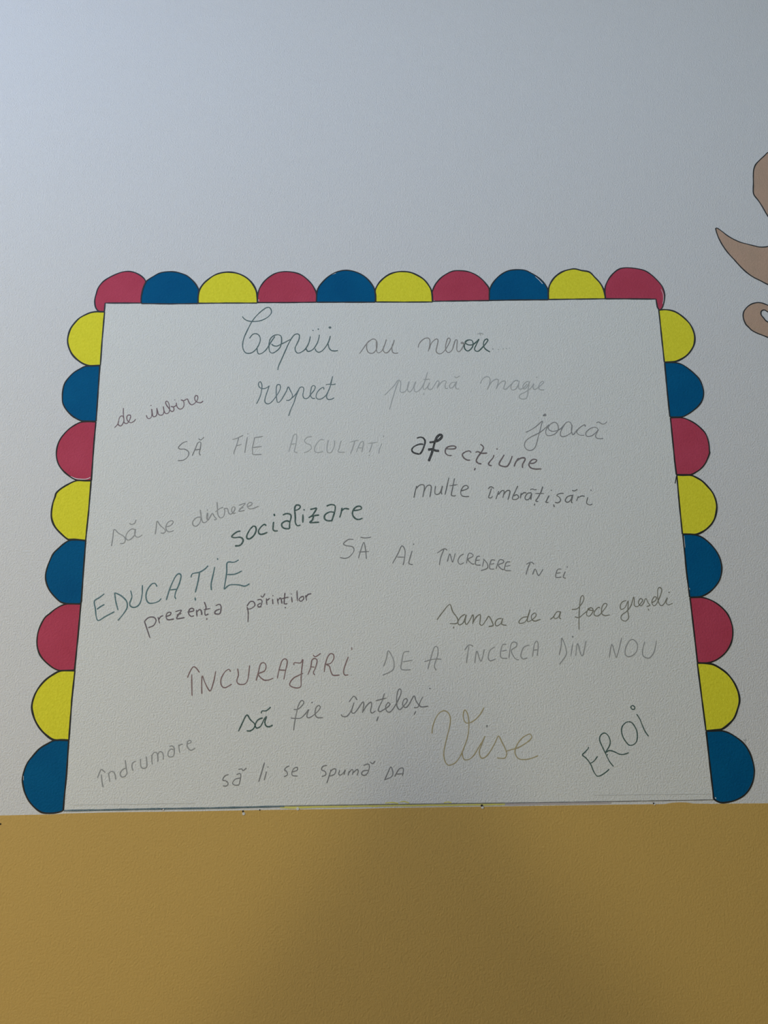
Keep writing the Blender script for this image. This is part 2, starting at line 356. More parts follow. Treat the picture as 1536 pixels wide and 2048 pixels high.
# ------------------------------------------------------------------ handwriting
# phrase: (label, region, zoom width, [(ink, line width px, strokes, dots 'x,y,r')])
TXT = [
 ('dark teal cursive heading «Copiii au nevoie....» at the top of the panel', [
  ((460,600,720,760), 1536, 'teal_ink', 2.5,
   '145,195 165,220 205,245 265,255 340,250 400,230 450,200 485,160 488,120 465,90 430,92 380,125 320,180 270,240 235,300 195,380 165,450 150,520 155,580 180,620 215,632 260,622 310,580 345,520 358,470 350,430 325,405 295,398 265,410 240,440 232,455 | 320,565 322,600 335,635 365,635 410,605 450,555 490,490 530,430 | 565,410 520,420 480,455 465,500 460,560 470,610 500,628 540,610 585,570 605,520 610,470 600,425 565,410 | 490,520 515,540 555,545 600,525 660,495 715,465 | 565,828 575,780 610,700 650,610 690,520 730,450 765,410 800,402 820,420 815,465 790,520 770,565 775,605 800,628 840,618 890,580 930,510 950,430 | 900,575 915,605 945,605 990,575 1030,510 1050,450 1055,410 | 1005,575 1020,605 1050,618 1090,600 1140,540 1170,480 1185,425 | 1160,520 1170,565 1195,595 1235,603 1275,597 | 1180,316 1170,325 1180,335 1191,325 1180,316', '980,360,9 1043,345,11'),
  ((700,640,1040,740), 1536, 'warm_graphite', 2.2,
   '85,305 115,265 150,215 190,180 215,172 235,185 245,215 240,260 215,295 185,302 160,285 150,250 155,210 172,188 | 238,185 238,240 240,280 258,297 290,275 315,220 328,175 | 305,235 300,275 320,297 350,285 385,230 400,180 | 385,215 378,255 385,290 410,302 435,297', ''),
  ((700,640,1040,740), 1536, 'warm_graphite', 2.2,
   '615,250 625,215 655,180 690,163 715,170 722,195 718,240 705,285 | 715,265 735,210 765,180 785,172 795,190 785,240 778,280 795,303 825,303 860,270 890,220 905,185 898,165 882,170 868,210 863,260 875,288 900,292 925,265 940,215 952,182 968,185 965,230 965,270 980,288 1000,275 1020,240 1028,212 1012,200 1005,212 1040,212', ''),
  ((700,640,1040,740), 1536, 'green_ink', 2.7,
   '1080,180 1050,195 1032,230 1040,265 1065,280 1095,260 1112,225 1105,190 1080,180 1055,185 1040,205 1070,225 1110,222 1145,195 1165,175 1140,225 1125,260 1135,280 1160,282 1190,255 1225,215 1245,185 1235,172 1215,185 1205,220 1220,260 1265,290', '', 'word', 'dark green letters oie'),
  ((700,640,1040,740), 1536, 'pale_graphite', 2.0, '1150,128 1178,122 1205,130 1170,118 1182,140', '', 'smudged_dot', 'faint smudged dot of the letter i'),
  ((700,640,1040,740), 1536, 'pale_graphite', 2.0, '', '1290,262,8 1340,266,6 1383,262,6 1412,258,6 1442,255,5', 'ellipsis', 'faint row of dots')]),
 ('mauve slanting cursive «de iubire» near the left edge', [
  ((220,770,420,870), 1536, 'mauve_ink', 2.2, '70,655 110,615 130,575 140,520 165,480 200,482 215,530 205,580 175,625 145,625 125,600 130,560 | 207,355 205,430 212,510 215,565 235,590 270,585 305,530 318,480 300,462 270,470 258,510 275,555 320,580 365,560 395,525', ''),
  ((220,770,420,870), 1536, 'mauve_ink', 2.2, '558,465 570,500 595,517 625,505 642,465 640,370 650,430 660,480 685,487 715,465 722,420 718,355 735,410 745,450 775,465 810,455 828,410 818,330 830,395 850,435 880,440 910,410 915,350 905,290 885,255 865,250 855,275 875,320 910,365 935,400 960,408 980,390 980,355 955,330 935,332 | 935,332 985,335 1015,310 1020,275 1025,320 1045,355 1080,372 1115,355 1135,320 1135,270 1120,240 1090,228 1130,243 1185,215 1205,250 1225,285 1255,305 1290,290 1330,250 1350,200 1340,165 1315,165 1300,200 1310,240 1350,268 1400,272 1430,245', '630,315,10 995,230,9')]),
 ('slate blue cursive word «respect» under the heading', [
  ((500,740,690,840), 1536, 'slate_ink', 2.2, '105,548 150,460 178,380 190,300 192,240 170,192 145,205 138,240 150,275 185,298 240,300 290,275 310,258 290,320 262,400 242,470 242,515 270,545 320,540 370,495 420,430 465,360 490,300 488,250 460,235 435,250 425,300 425,400 432,480 450,528 490,505 540,430 590,340 618,275 650,330 680,390 685,430 665,465 625,492 585,490 | 660,468 700,435 745,385 780,330 | 625,745 660,640 710,530 740,430 775,350 800,295 835,275 865,290 868,330 855,400 868,450 905,465 945,445 990,385 1035,330 1055,275 1030,252 1000,270 985,320 975,390 990,440 1020,462 1050,460 | 1195,318 1190,285 1160,290 1110,330 1075,390 1070,440 1090,468 1140,472 1190,445 1235,400 1280,310 1310,220 1335,100 | 1300,260 1265,350 1240,420 1245,460 1270,477 1320,472 1360,450 | 1225,238 1280,230 1340,237 1385,225 | 1335,105 1318,170 1302,225', '')]),
 ('faint grey cursive «puțină magie» right of the word respect', [
  ((760,730,1110,830), 1536, 'pale_graphite', 2.0, '40,265 80,225 120,185 145,150 165,133 180,150 180,190 175,225 190,242 215,235 240,205 255,145 240,190 245,228 265,235 290,200 308,150 | 315,143 300,190 302,228 325,235 360,205 390,150 405,100 418,62 | 165,140 150,170 130,230 105,310 82,392 | 410,90 390,150 378,195 385,215 405,205 425,175 432,155 420,195 430,215 452,212 472,185 500,142 518,150 508,178 500,205 | 505,198 530,160 560,138 580,148 570,180 575,205 595,203 | 660,150 630,155 610,180 615,203 640,195 660,165 672,145 662,185 670,208 695,210 | 380,128 440,125 | 652,100 670,112 700,95 | 385,245 383,262', ''),
  ((760,730,1110,830), 1536, 'pale_graphite', 2.1, '880,165 895,130 925,105 950,105 965,125 960,165 940,218 | 945,210 970,160 1005,130 1035,128 1035,160 1018,212 | 1020,205 1050,160 1085,140 1100,150 1090,185 1085,208 1105,212 1140,180 1180,140 1212,135 | 1215,145 1190,137 1160,160 1148,195 1160,220 1190,210 1212,175 1222,140 1215,190 1225,212 1260,200 1290,165 | 1305,145 1280,150 1255,180 1255,205 1275,208 1300,175 1312,145 1300,210 1295,260 1280,295 1245,298 1222,285 1230,260 1270,240 1320,205 1350,165 1342,195 1355,215 1385,200 1420,170 1437,150 1420,145 1400,165 1392,195 1405,217 1440,218', '1375,108,6')]),
 ('grey cursive word «joacă» near the right edge', [
  ((1040,820,1230,920), 1536, 'soft_graphite', 2.1, '90,362 170,325 260,265 360,180 345,240 320,340 295,430 270,530 245,600 205,642 150,655 100,632 72,585 80,525 120,475 190,430 270,390 340,350 410,290 470,235 | 475,235 430,300 415,360 430,405 480,415 550,395 605,345 620,290 600,225 560,200 510,215 470,255 455,290 480,330 540,345 620,325 670,290 720,230 | 835,250 815,205 775,192 730,220 685,290 652,370 660,420 705,432 770,405 825,365 838,300 838,240 830,330 840,380 860,400 895,360 925,315 | 1055,270 1045,240 1000,260 940,310 915,350 930,385 975,408 1040,408 | 1270,330 1240,290 1190,280 1120,310 1065,365 1070,415 1110,430 1170,410 1230,360 1265,318 1240,370 1220,420 1240,455 1290,465 1345,460 | 1235,210 1270,195 1330,228 1370,220 1405,190 | 370,95 405,65 418,92 370,95', '398,86,16')]),
 ('faint grey capitals «SĂ FIE ASCULTAȚI» fading to the right', [
  ((340,850,780,930), 1536, 'graphite', 2.1, '120,115 90,125 60,155 70,168 105,170 130,190 125,220 95,245 55,250 | 155,215 175,170 195,125 215,122 212,160 205,195 213,213 | 170,175 215,170 | 200,95 215,105 238,85', ''),
  ((340,850,780,930), 1536, 'light_graphite', 2.1, '435,102 470,92 510,72 | 480,90 465,140 447,190 447,205 | 460,148 500,135 | 540,85 530,140 522,195 | 585,90 650,80 | 590,92 582,130 575,160 577,190 582,206 640,205 | 575,158 640,150', '543,62,4'),
  ((340,850,780,930), 1536, 'pale_graphite', 2.0, '828,190 845,130 862,75 880,65 885,90 875,150 868,185 890,193 | 840,135 880,130 | 990,82 960,85 938,110 955,130 980,140 985,165 960,185 935,193 | 1075,105 1050,102 1018,140 1008,175 1025,192 1070,185 | 1105,105 1095,160 1100,190 1125,190 1145,150 1150,108 | 1195,110 1180,160 1175,188 1220,190 | 1255,120 1315,105 | 1290,112 1275,160 1260,200 | 1300,190 1325,130 1345,115 1350,130 1338,190 | 1310,160 1345,160 | 1380,130 1450,120 | 1412,128 1400,165 1390,190 | 1480,128 1462,170 1458,200 | 1490,72 1490,86 | 1392,208 1390,216', '')]),
 ('bold word «afecțiune» with a thick black letter f', [
  ((810,850,1100,950), 1536, 'black_ink', 3.6, '125,140 160,130 195,140 212,175 200,230 178,282 155,310 | 195,205 150,205 95,230 72,265 95,295 155,310', '', 'letter', 'black letter a'),
  ((810,850,1100,950), 1536, 'black_ink', 5.2, '258,185 300,180 350,165 385,135 388,110 365,105 335,135 315,185 300,240 280,310 250,385 | 243,262 290,258 325,272 362,275', '', 'letter', 'thick black letter f'),
  ((810,850,1100,950), 1536, 'brown_ink', 3.0, '425,250 480,255 530,250 535,230 500,222 450,235 428,265 430,300 460,322 495,322 | 700,293 680,275 640,285 608,310 620,345 655,370 690,372 | 797,205 825,225 830,250 800,300 770,340 755,380 775,405 810,413 | 745,290 775,283 810,300 870,297 | 745,455 733,482 | 942,318 930,350 900,385 885,410 895,427 918,430 | 1050,315 1030,350 998,405 1010,430 1070,442 1100,415 1125,360 1135,328 | 1155,440 1175,390 1205,350 | 1180,385 1225,352 1265,350 1270,370 1245,420 1245,455 | 1315,405 1360,405 1390,385 1390,368 1355,365 1325,390 1312,425 1335,455 1380,467 1445,465', '975,255,9')]),
 ('dark grey printed «multe îmbrățișări» under the word afecțiune', [
  ((810,940,1200,1020), 1536, 'dark_graphite', 2.3, '70,220 80,170 92,125 | 85,150 115,120 145,118 152,140 140,215 | 145,180 170,130 195,120 207,140 195,215 | 240,125 235,180 250,193 275,180 295,125 285,170 290,192 | 345,60 330,130 315,195 | 390,65 375,140 365,195 385,205 400,200 | 350,125 415,115 | 440,165 475,155 498,140 485,122 460,130 440,165 445,200 475,210 505,208', ''),
  ((810,940,1200,1020), 1536, 'dark_graphite', 2.3, '655,150 675,132 700,145 | 680,145 668,185 658,215 675,220 690,208 | 715,230 730,190 738,165 | 735,195 760,165 780,168 770,220 | 772,200 800,165 825,165 822,195 810,235 | 888,125 870,165 845,225 875,232 895,215 880,195 855,205 | 915,180 908,225 | 912,200 935,180 955,180 | 995,180 965,185 945,215 955,235 980,225 997,185 990,235 | 985,155 1005,150 1020,156 1035,153 | 1085,130 1070,175 1045,220 1030,245 1050,248 | 1025,185 1095,185 | 1022,265 1018,280 | 1135,200 1115,240 1110,255 1130,255 | 1250,185 1220,185 1195,200 1215,215 1225,240 1205,258 1180,255 | 1170,270 1172,290 | 1315,200 1280,210 1262,240 1280,255 1305,235 1322,195 1310,250 1320,258 | 1315,160 1335,165 1358,152 | 1365,205 1350,245 | 1360,220 1390,205 1415,208 | 1440,215 1430,260 1455,275 1475,268', '1152,160,5 1465,160,5 1174,286,7')]),
 ('light grey slanting «să se distreze» near the left edge', [
  ((210,980,530,1110), 1536, 'light_graphite', 2.2, '62,540 75,460 88,380 130,415 180,445 195,480 180,510 145,515 | 290,380 255,375 215,410 200,450 215,480 250,470 285,430 292,375 285,420 300,450 330,450 358,430 | 235,320 255,330 285,320 298,285', ''),
  ((210,980,530,1110), 1536, 'light_graphite', 2.2, '482,425 492,360 500,300 530,340 570,375 580,400 560,415 535,412 | 590,355 630,340 655,310 640,295 605,310 585,350 590,385 615,402 660,390', ''),
  ((210,980,530,1110), 1536, 'light_graphite', 2.1, '920,260 880,265 845,300 845,335 875,348 910,315 922,250 915,190 925,270 940,310 965,310 985,285 985,220 975,265 990,290 1010,255 1030,225 1050,255 1070,280 1045,287 | 1075,115 1080,180 1085,240 1110,268 1140,250 1150,200 1145,180 1175,180 1185,215 1200,232 1225,222 1245,190 1245,165 1225,165 1215,195 1230,225 1255,218 | 1060,210 1100,180 1135,165 | 1285,148 1345,128 1310,170 1285,205 1340,195 | 1290,180 1330,168 | 1370,160 1405,145 1410,125 1385,120 1365,150 1385,180 1430,175 1475,155', '982,192,6')]),
 ('bold dark green word «socializare» slanting upward', [
  ((450,990,740,1110), 1536, 'green_ink', 3.3, '165,382 120,395 72,438 100,452 160,448 190,470 185,505 155,535 105,540 | 300,328 265,365 235,420 232,455 260,465 300,435 328,385 325,340 300,328 | 437,325 415,312 380,340 355,380 365,412 400,415 450,395 | 515,285 510,330 510,365 525,380 560,380 | 518,198 527,225 | 612,213 650,198 690,205 700,235 685,300 685,355 | 690,285 650,275 605,300 605,335 635,355 685,357 | 740,165 780,150 797,125 780,107 750,112 738,150 745,230 745,290 765,325 800,318 | 825,205 825,295 | 903,155 940,145 970,142 950,180 925,215 888,240 930,222 998,212 | 940,222 925,265 902,292 998,288 | 1075,118 1120,102 1160,110 1168,140 1155,200 1132,270 | 1160,185 1110,180 1060,210 1055,250 1085,272 1140,272 | 1240,135 1230,190 1215,240 | 1232,175 1265,145 1315,150 | 1365,165 1410,160 1445,145 1435,122 1400,122 1365,150 1350,200 1375,245 1415,260 1458,245', '838,158,9')]),
 ('grey capitals «SĂ AI ÎNCREDERE ÎN EI» sloping down in the middle', [
  ((660,1060,1150,1180), 1536, 'graphite', 2.1, '148,60 115,60 85,85 100,98 140,105 150,130 125,165 95,178 62,172 | 178,178 195,120 212,78 222,120 228,182 | 178,138 245,135 | 190,45 220,50 258,45', ''),
  ((660,1060,1150,1180), 1536, 'graphite', 2.1, '392,210 425,150 450,100 470,130 465,190 458,220 | 420,170 470,170 | 515,130 500,180 495,210 520,218 | 526,84 524,94', ''),
  ((660,1060,1150,1180), 1536, 'graphite', 2.1, '672,145 715,118 735,128 | 715,120 695,170 685,220 | 735,200 750,150 762,185 770,200 785,145 | 838,150 815,165 802,195 815,215 838,205 | 855,210 868,150 890,150 895,165 865,185 890,212 905,212 | 940,165 920,170 912,215 945,220 | 915,192 940,188 | 965,185 955,230 | 960,180 985,210 985,240 945,255 | 1035,190 1010,190 1000,240 1030,245 | 1005,215 1030,210 | 1040,245 1060,190 1085,190 1085,205 1055,220 1075,245 1090,248 | 1130,200 1105,205 1095,250 1135,255 | 1100,228 1130,222', ''),
  ((660,1060,1150,1180), 1536, 'graphite', 2.1, '1230,215 1260,202 1280,215 | 1255,205 1240,240 1228,280 | 1270,280 1285,245 1300,275 1310,285 1335,245', ''),
  ((660,1060,1150,1180), 1536, 'graphite', 2.1, '1450,245 1425,250 1415,295 1450,295 | 1420,272 1445,268 | 1475,260 1462,295 1478,302 | 1488,228 1486,236', '')]),
 ('large teal capitals «EDUCAȚIE» climbing from the left edge', [
  ((180,1110,510,1250), 1536, 'aqua_ink', 2.7, '135,360 90,395 42,430 50,500 60,580 80,610 140,575 228,528 | 65,505 100,480 135,460 | 230,350 240,430 262,515 | 230,350 290,380 340,430 345,490 310,550 260,610 | 378,330 390,390 370,450 385,482 425,485 465,450 485,370 488,280 | 625,295 605,265 570,275 530,335 522,400 545,445 590,448 640,430 662,405 | 710,420 745,310 790,210 825,175 848,195 830,270 800,340 790,385 800,410 | 745,325 815,318 | 940,210 955,175 1020,160 1070,130 1100,100 | 1020,165 1005,250 980,350 | 978,395 982,425 | 1162,110 1145,190 1128,270 1130,328 | 1188,30 1188,46 | 1385,45 1340,68 1278,72 1272,170 1247,320 | 1278,182 1350,178 1415,148 | 1250,320 1300,280 1380,278 1440,290 1485,268', '')]),
 ('purple grey print «prezența părinților» under the word EDUCAȚIE', [
  ((270,1170,640,1280), 1536, 'violet_ink', 2.6, '78,300 95,350 125,440 | 80,300 115,270 155,268 175,295 155,335 110,355 | 190,265 205,320 | 195,290 215,262 235,255 | 255,262 290,250 298,230 275,228 258,255 272,288 325,282 | 335,222 385,210 355,255 350,280 412,270 | 345,250 385,235 | 435,225 485,215 480,195 455,200 445,235 465,260 490,255 | 510,205 515,262 | 512,225 535,205 550,215 555,250 | 575,140 590,185 580,220 585,250 610,240 | 570,205 625,195 | 598,275 595,290 | 670,172 700,160 715,180 710,225 700,242 | 705,200 670,215 665,238 700,242', ''),
  ((270,1170,640,1280), 1536, 'violet_ink', 2.5, '930,180 940,230 938,310 | 930,175 955,140 985,140 995,170 965,195 940,200 | 1015,125 1040,120 1055,135 1045,175 | 1045,150 1020,165 1025,182 1050,178 | 1045,90 1060,100 1080,70 | 1090,110 1095,165 | 1092,130 1120,110 | 1142,115 1145,160 | 1180,110 1190,160 | 1185,130 1205,108 1215,125 1220,155 | 1245,65 1240,120 1240,155 1265,155 | 1215,115 1275,100 | 1300,100 1305,145 | 1345,45 1348,135 | 1370,105 1362,125 1380,135 1400,115 1395,95 1370,105 | 1415,85 1425,130 | 1418,105 1435,80 1465,72', '1145,88,5 1248,188,6 1298,75,5')]),
 ('olive grey cursive «Șansa de a face greșeli» near the right edge', [
  ((860,1170,1360,1280), 1536, 'olive_ink', 2.2, '42,215 75,170 120,120 140,165 168,205 165,235 120,237 | 145,255 145,268 | 215,180 190,195 172,225 180,245 205,230 222,182 215,225 225,242 245,215 262,183 266,200 262,240 | 264,230 285,195 308,183 308,215 306,240 322,246 345,215 362,193 385,235 385,250 360,255 | 440,205 415,210 400,235 410,252 435,235 447,205 440,240 470,248', ''),
  ((860,1170,1360,1280), 1536, 'olive_ink', 2.0, '600,195 570,200 548,220 550,235 580,230 600,200 614,150 600,200 600,225 625,215 650,190 645,172 625,185 625,210 645,222 680,210', ''),
  ((860,1170,1360,1280), 1536, 'olive_ink', 2.0, '738,212 755,198 768,180 | 800,165 780,165 762,190 768,207 790,195 802,163 795,200 805,207', ''),
  ((860,1170,1360,1280), 1536, 'olive_ink', 2.0, '870,150 905,145 935,110 945,80 938,65 925,80 918,140 915,200 915,275 | 890,195 915,200 940,180 965,160 | 985,140 965,160 962,185 980,190 1000,165 998,145 985,140 970,150 1010,160 | 1045,140 1030,140 1010,165 1010,185 1035,188 1070,150 1087,120 1070,115 1055,140 1055,175 1075,188 1105,183', ''),
  ((860,1170,1360,1280), 1536, 'olive_ink', 2.0, '1205,95 1180,105 1168,130 1175,150 1200,135 1217,98 1215,160 1220,200 1200,222 1175,210 1178,185 1210,160 1235,125 1250,75 1255,95 1255,125 1275,132 1300,105 1305,90 1290,85 1280,110 1295,128 1312,110 1325,83 1340,110 1350,125 1330,132 | 1340,145 1345,158 | 1360,110 1385,95 1390,75 1375,75 1362,105 1375,128 1395,110 1420,50 1422,25 1408,15 1398,35 1400,90 1415,125 1435,118 1458,78 1450,105 1462,122 1490,112', '1468,45,5')]),
 ('rose brown capitals «ÎNCURAJĂRI DE A ÎNCERCA DIN NOU» fading to grey', [
  ((360,1270,730,1410), 1536, 'rose_ink', 2.3, '62,355 85,300 110,265 135,275 162,312 | 98,325 98,410 100,505 | 182,490 180,410 185,340 205,390 235,450 255,460 280,385 297,300 | 420,305 405,285 370,310 340,370 345,420 375,437 430,408 | 478,278 485,330 472,380 490,408 540,405 565,360 578,250 | 632,380 650,310 670,240 700,232 715,260 700,300 650,325 690,370 730,375 775,358 | 808,360 825,280 850,210 880,200 890,230 875,300 862,370 | 820,290 875,293 | 945,250 950,230 1000,232 1020,205 1010,290 1005,370 1003,425 970,440 920,425 912,400 940,360 985,335 1022,318 | 1060,330 1085,270 1095,210 1120,195 1138,215 1125,270 1108,310 1118,332 | 1080,262 1118,268 | 1105,165 1125,180 1168,152 | 1197,308 1205,250 1225,185 1250,155 1275,165 1275,200 1250,235 1215,245 1240,260 1255,310 1275,335 1325,332 | 1398,180 1375,240 1358,300 1368,332 1398,330 | 1425,100 1427,125', ''),
  ((740,1260,1330,1370), 1536, 'light_graphite', 2.1, '70,190 85,150 95,108 120,150 125,190 110,215 65,235 | 205,112 175,118 165,165 160,195 170,207 212,207 | 170,165 222,158', ''),
  ((740,1260,1330,1370), 1536, 'light_graphite', 2.1, '300,205 318,140 335,90 352,92 352,130 335,185 345,210 | 283,165 330,152 372,152', ''),
  ((740,1260,1330,1370), 1536, 'light_graphite', 2.1, '492,105 515,78 538,85 | 515,85 508,125 502,172 | 545,172 555,110 570,150 580,160 595,100 | 650,88 625,105 615,140 625,160 655,150 | 710,75 688,80 680,140 715,148 | 685,110 712,105 | 722,148 735,72 760,65 762,85 735,108 755,148 775,155 | 830,78 800,90 785,130 795,150 820,145 | 845,140 855,75 868,58 875,80 870,135 | 850,105 872,102', ''),
  ((740,1260,1330,1370), 1536, 'light_graphite', 2.1, '985,130 995,80 998,42 1018,90 1020,130 985,180 | 1055,70 1045,138 | 1070,135 1080,70 1095,120 1108,130 1125,55', '1055,35,5'),
  ((740,1260,1330,1370), 1536, 'light_graphite', 2.1, '1245,145 1258,75 1275,125 1285,138 1310,40 | 1350,55 1330,95 1330,130 1355,138 1385,115 1392,75 1370,50 1350,55 | 1430,60 1418,110 1425,138 1455,145 1480,110 1490,55', '')]),
 ('green to grey cursive «să fie înțeleși» below ÎNCURAJĂRI', [
  ((460,1370,880,1480), 1536, 'green_ink', 2.7, '62,340 85,290 122,220 150,255 180,285 175,315 150,335 122,335 | 240,240 205,255 185,290 195,315 225,300 250,250 267,232 255,270 265,300 290,305 312,292 | 228,208 235,190 265,188 298,162', ''),
  ((460,1370,880,1480), 1536, 'graphite', 2.1, '465,180 500,175 535,140 538,120 520,115 500,150 485,210 470,290 465,332 | 445,242 490,245 520,240 550,212 575,180 562,225 575,240 605,225 640,195 660,165 650,150 630,165 622,210 640,238 680,238', '600,128,6'),
  ((460,1370,880,1480), 1536, 'graphite', 2.2, '812,215 825,230 855,228 885,190 907,130 890,185 895,205 915,200 945,160 970,125 978,140 968,205 | 970,200 1000,150 1030,125 1035,150 1028,190 1040,205 1065,188 | 870,125 905,82 930,110 | 1130,60 1110,120 1085,175 1095,195 1120,183 1155,160 1170,140 1155,130 1138,160 1150,195 1180,190 1225,120 1250,60 1248,32 1232,35 1220,80 1220,150 1240,180 1265,158 1295,120 1290,100 1270,110 1262,145 1285,165 1310,140 1345,80 1360,115 1380,150 1365,165 1345,165 | 1065,115 1145,95 | 1085,230 1072,265 | 1410,85 1385,140 1400,160 1450,155 | 1360,190 1345,218', '1462,25,6')]),
 ('pale grey print «îndrumare» climbing in the bottom left of the panel', [
  ((180,1460,410,1590), 1536, 'light_graphite', 2.2, '100,640 125,575 148,528 180,545 205,570 | 150,590 160,680 175,765 | 245,575 258,640 265,690 | 250,580 280,555 315,560 335,600 345,660 | 485,510 450,520 410,560 405,600 430,628 470,615 497,575 | 470,400 480,480 497,585 | 575,545 560,490 570,440 610,415 | 675,385 675,450 685,495 715,512 750,500 760,460 750,350 | 832,460 825,390 825,330 | 825,340 860,298 895,310 905,360 905,425 | 905,330 930,290 965,300 978,340 978,395 | 1060,220 1095,212 1122,240 1125,300 1115,350 | 1118,265 1080,255 1045,295 1045,345 1075,360 1115,350 | 1182,195 1190,250 1200,305 | 1190,215 1210,192 1240,192 | 1300,185 1345,170 1350,150 1325,138 1300,165 1298,215 1325,260 1360,268 1405,240', '')]),
 ('grey print «să li se spumă DA» along the bottom of the panel', [
  ((430,1500,830,1590), 1536, 'graphite', 2.1, '105,188 75,200 60,230 85,238 100,255 90,275 60,275 | 165,190 190,180 198,200 190,245 185,268 | 192,215 155,225 135,255 155,270 185,268 | 180,150 205,145 215,158 242,138', ''),
  ((430,1500,830,1590), 1536, 'graphite', 2.3, '380,95 360,165 335,245 | 395,165 388,195 378,232', '407,130,4'),
  ((430,1500,830,1590), 1536, 'graphite', 2.1, '570,122 545,135 535,155 550,165 555,190 530,205 | 590,170 630,155 632,135 610,138 592,165 595,195 635,200', ''),
  ((430,1500,830,1590), 1536, 'graphite', 2.1, '860,118 830,125 818,150 845,165 850,190 820,205 | 890,150 878,195 858,255 | 885,165 910,145 928,150 918,185 882,200 | 958,155 950,185 965,192 990,170 1000,152 990,190 | 1022,195 1030,160 | 1028,175 1050,150 1060,160 1055,190 | 1060,175 1090,150 1100,165 1090,195 | 1140,118 1175,108 1185,125 1175,170 1155,192 | 1175,155 1140,160 1125,180 1140,195 1165,190 | 1190,90 1210,105 1228,85', ''),
  ((430,1500,830,1590), 1536, 'graphite', 2.1, '1305,225 1325,180 1350,130 1365,170 1355,205 1298,230 | 1380,205 1410,150 1440,138 1446,160 1438,200 | 1390,185 1450,182', '')]),
 ('large pale gold cursive word «Vise»', [
  ((850,1400,1090,1550), 1536, 'gold_ink', 2.2, '90,430 95,360 120,270 165,185 215,145 260,140 305,175 325,240 318,320 295,420 270,520 248,620 240,700 255,780 290,830 340,828 400,790 460,700 510,580 545,470 560,370 560,270 545,180 515,130 495,150 490,220 510,280 545,295 600,280 660,235 715,170 755,95 | 475,670 485,730 510,765 570,755 630,700 690,600 740,520 767,462 725,570 695,650 705,720 735,745 790,715 850,630 900,540 940,460 985,540 1030,630 1045,690 1020,742 960,745 920,740 | 1040,655 1100,635 1160,620 1220,595 1320,530 1365,480 1350,440 1320,440 1250,480 1190,550 1155,630 1155,690 1190,745 1250,762 1340,752 1450,712', ''),
  ((850,1400,1090,1550), 1536, 'dark_graphite', 2.2, '793,318 792,353', '')]),
 ('dark green tilted capitals «EROI» in the bottom right of the panel', [
  ((1140,1390,1320,1570), 1536, 'green_ink', 2.3, '312,885 310,910 260,970 212,1022 260,1065 310,1120 360,1200 400,1300 450,1375 490,1385 550,1360 620,1310 668,1265 | 350,1165 410,1125 470,1045 | 742,1220 670,1130 600,985 540,860 505,770 515,700 560,655 610,655 660,710 685,790 670,870 610,975 660,950 720,955 780,980 840,1008 900,1015 960,1000 1000,982 | 1000,455 945,475 890,540 878,620 905,720 955,800 1010,855 1080,848 1130,800 1148,720 1140,620 1100,530 1050,470 1000,455 | 1135,325 1190,410 1230,510 1280,620 1340,705 | 1050,182 1038,215 1065,245 1100,238 1102,205 1075,182 1050,182', '638,1018,11 843,1012,10')]),
]
for i, (label, words) in enumerate(TXT):
    built = []
    allp = []
    for (reg, zw, mname, wd, strokes, dots, *named) in words:
        z = zoomer(reg, zw); b = Beads(); k = (reg[2] - reg[0]) / zw
        for j, s in enumerate(P(strokes)):
            pts = [wall_pt(*z(p)) for p in spline(s, 6)]
            b.stroke(pts, wd * PX, 0.00025, 0.0003, seed=i * 31 + j); allp += pts
        for d in dots.split():
            x, y, r = (float(c) for c in d.split(','))
            b.dot(wall_pt(*z((x, y))), max(1.1, r * k) * PX, 0.0003, 0.0003)
        built.append((b, mname, named))
    mid = sum(allp, Vector()) / len(allp); mid.y = 0
    root = empty('handwritten_phrase', mid)
    tag(root, label, 'handwriting', 'phrases written on the panel')
    for b, mname, named in built:
        o = b.build(named[0] if named else 'word', mname, root)
        if named: o['label'] = named[1]

# ------------------------------------------------------------------ the coloured line closing the frame at the bottom
def line_px(pts, wd, base=0.0003, h=0.0003):
    b = Beads(); dense = []
    for a, c in zip(pts[:-1], pts[1:]):
        k = max(1, int(abs(c[0] - a[0]) / 8))
        dense += [(a[0] + (c[0]-a[0]) * t / k, a[1] + (c[1]-a[1]) * t / k) for t in range(k)]
    dense.append(pts[-1]); b.stroke([wall_pt(*p) for p in dense], wd * PX, h, base, taper=False)
    return b
root = empty('painted_line', wall_pt(768, 1610))
tag(root, 'thin blue, yellow and pinkish line along the bottom of the panel', 'painted line')
line_px([(128,1621.4),(200,1620),(325,1617.6),(420,1616.2),(569,1612.6)], 3.3).build('blue_line', 'bluegrey_ink', root)
line_px([(569,1614.6),(760,1610.8),(870,1609.6),(1010,1608)], 4.6, 0.0003, 0.0002).build('yellow_band', 'paleyellow_ink', root)
line_px([(569,1612),(760,1609),(1010,1606)], 1.9, 0.0005).build('dark_line', 'olive_ink', root)
for q in ('770,1606 785,1605 797,1607', '800,1604 808,1603 818,1606', '888,1605.5 896,1604 903,1605.5', '560,1615 590,1616 640,1614', '960,1609 985,1609.5 1006,1608.5'):
    b = Beads(); b.stroke([wall_pt(*p) for p in spline(P(q)[0])], 2.2 * PX, 0.00025, 0.0003)
    b.build('yellow_dab', 'paleyellow_ink', root)
line_px([(1010,1608.6),(1120,1606.6),(1222,1605)], 4.0, 0.0003, 0.0002).build('pink_band', 'pinkgrey_ink', root)
line_px([(1010,1606),(1120,1604.4),(1222,1603)], 1.8, 0.0005).build('grey_line', 'graphite', root)
line_px([(1222,1603),(1310,1601.4),(1427,1599.4)], 1.4).build('black_line', 'dark_graphite', root)
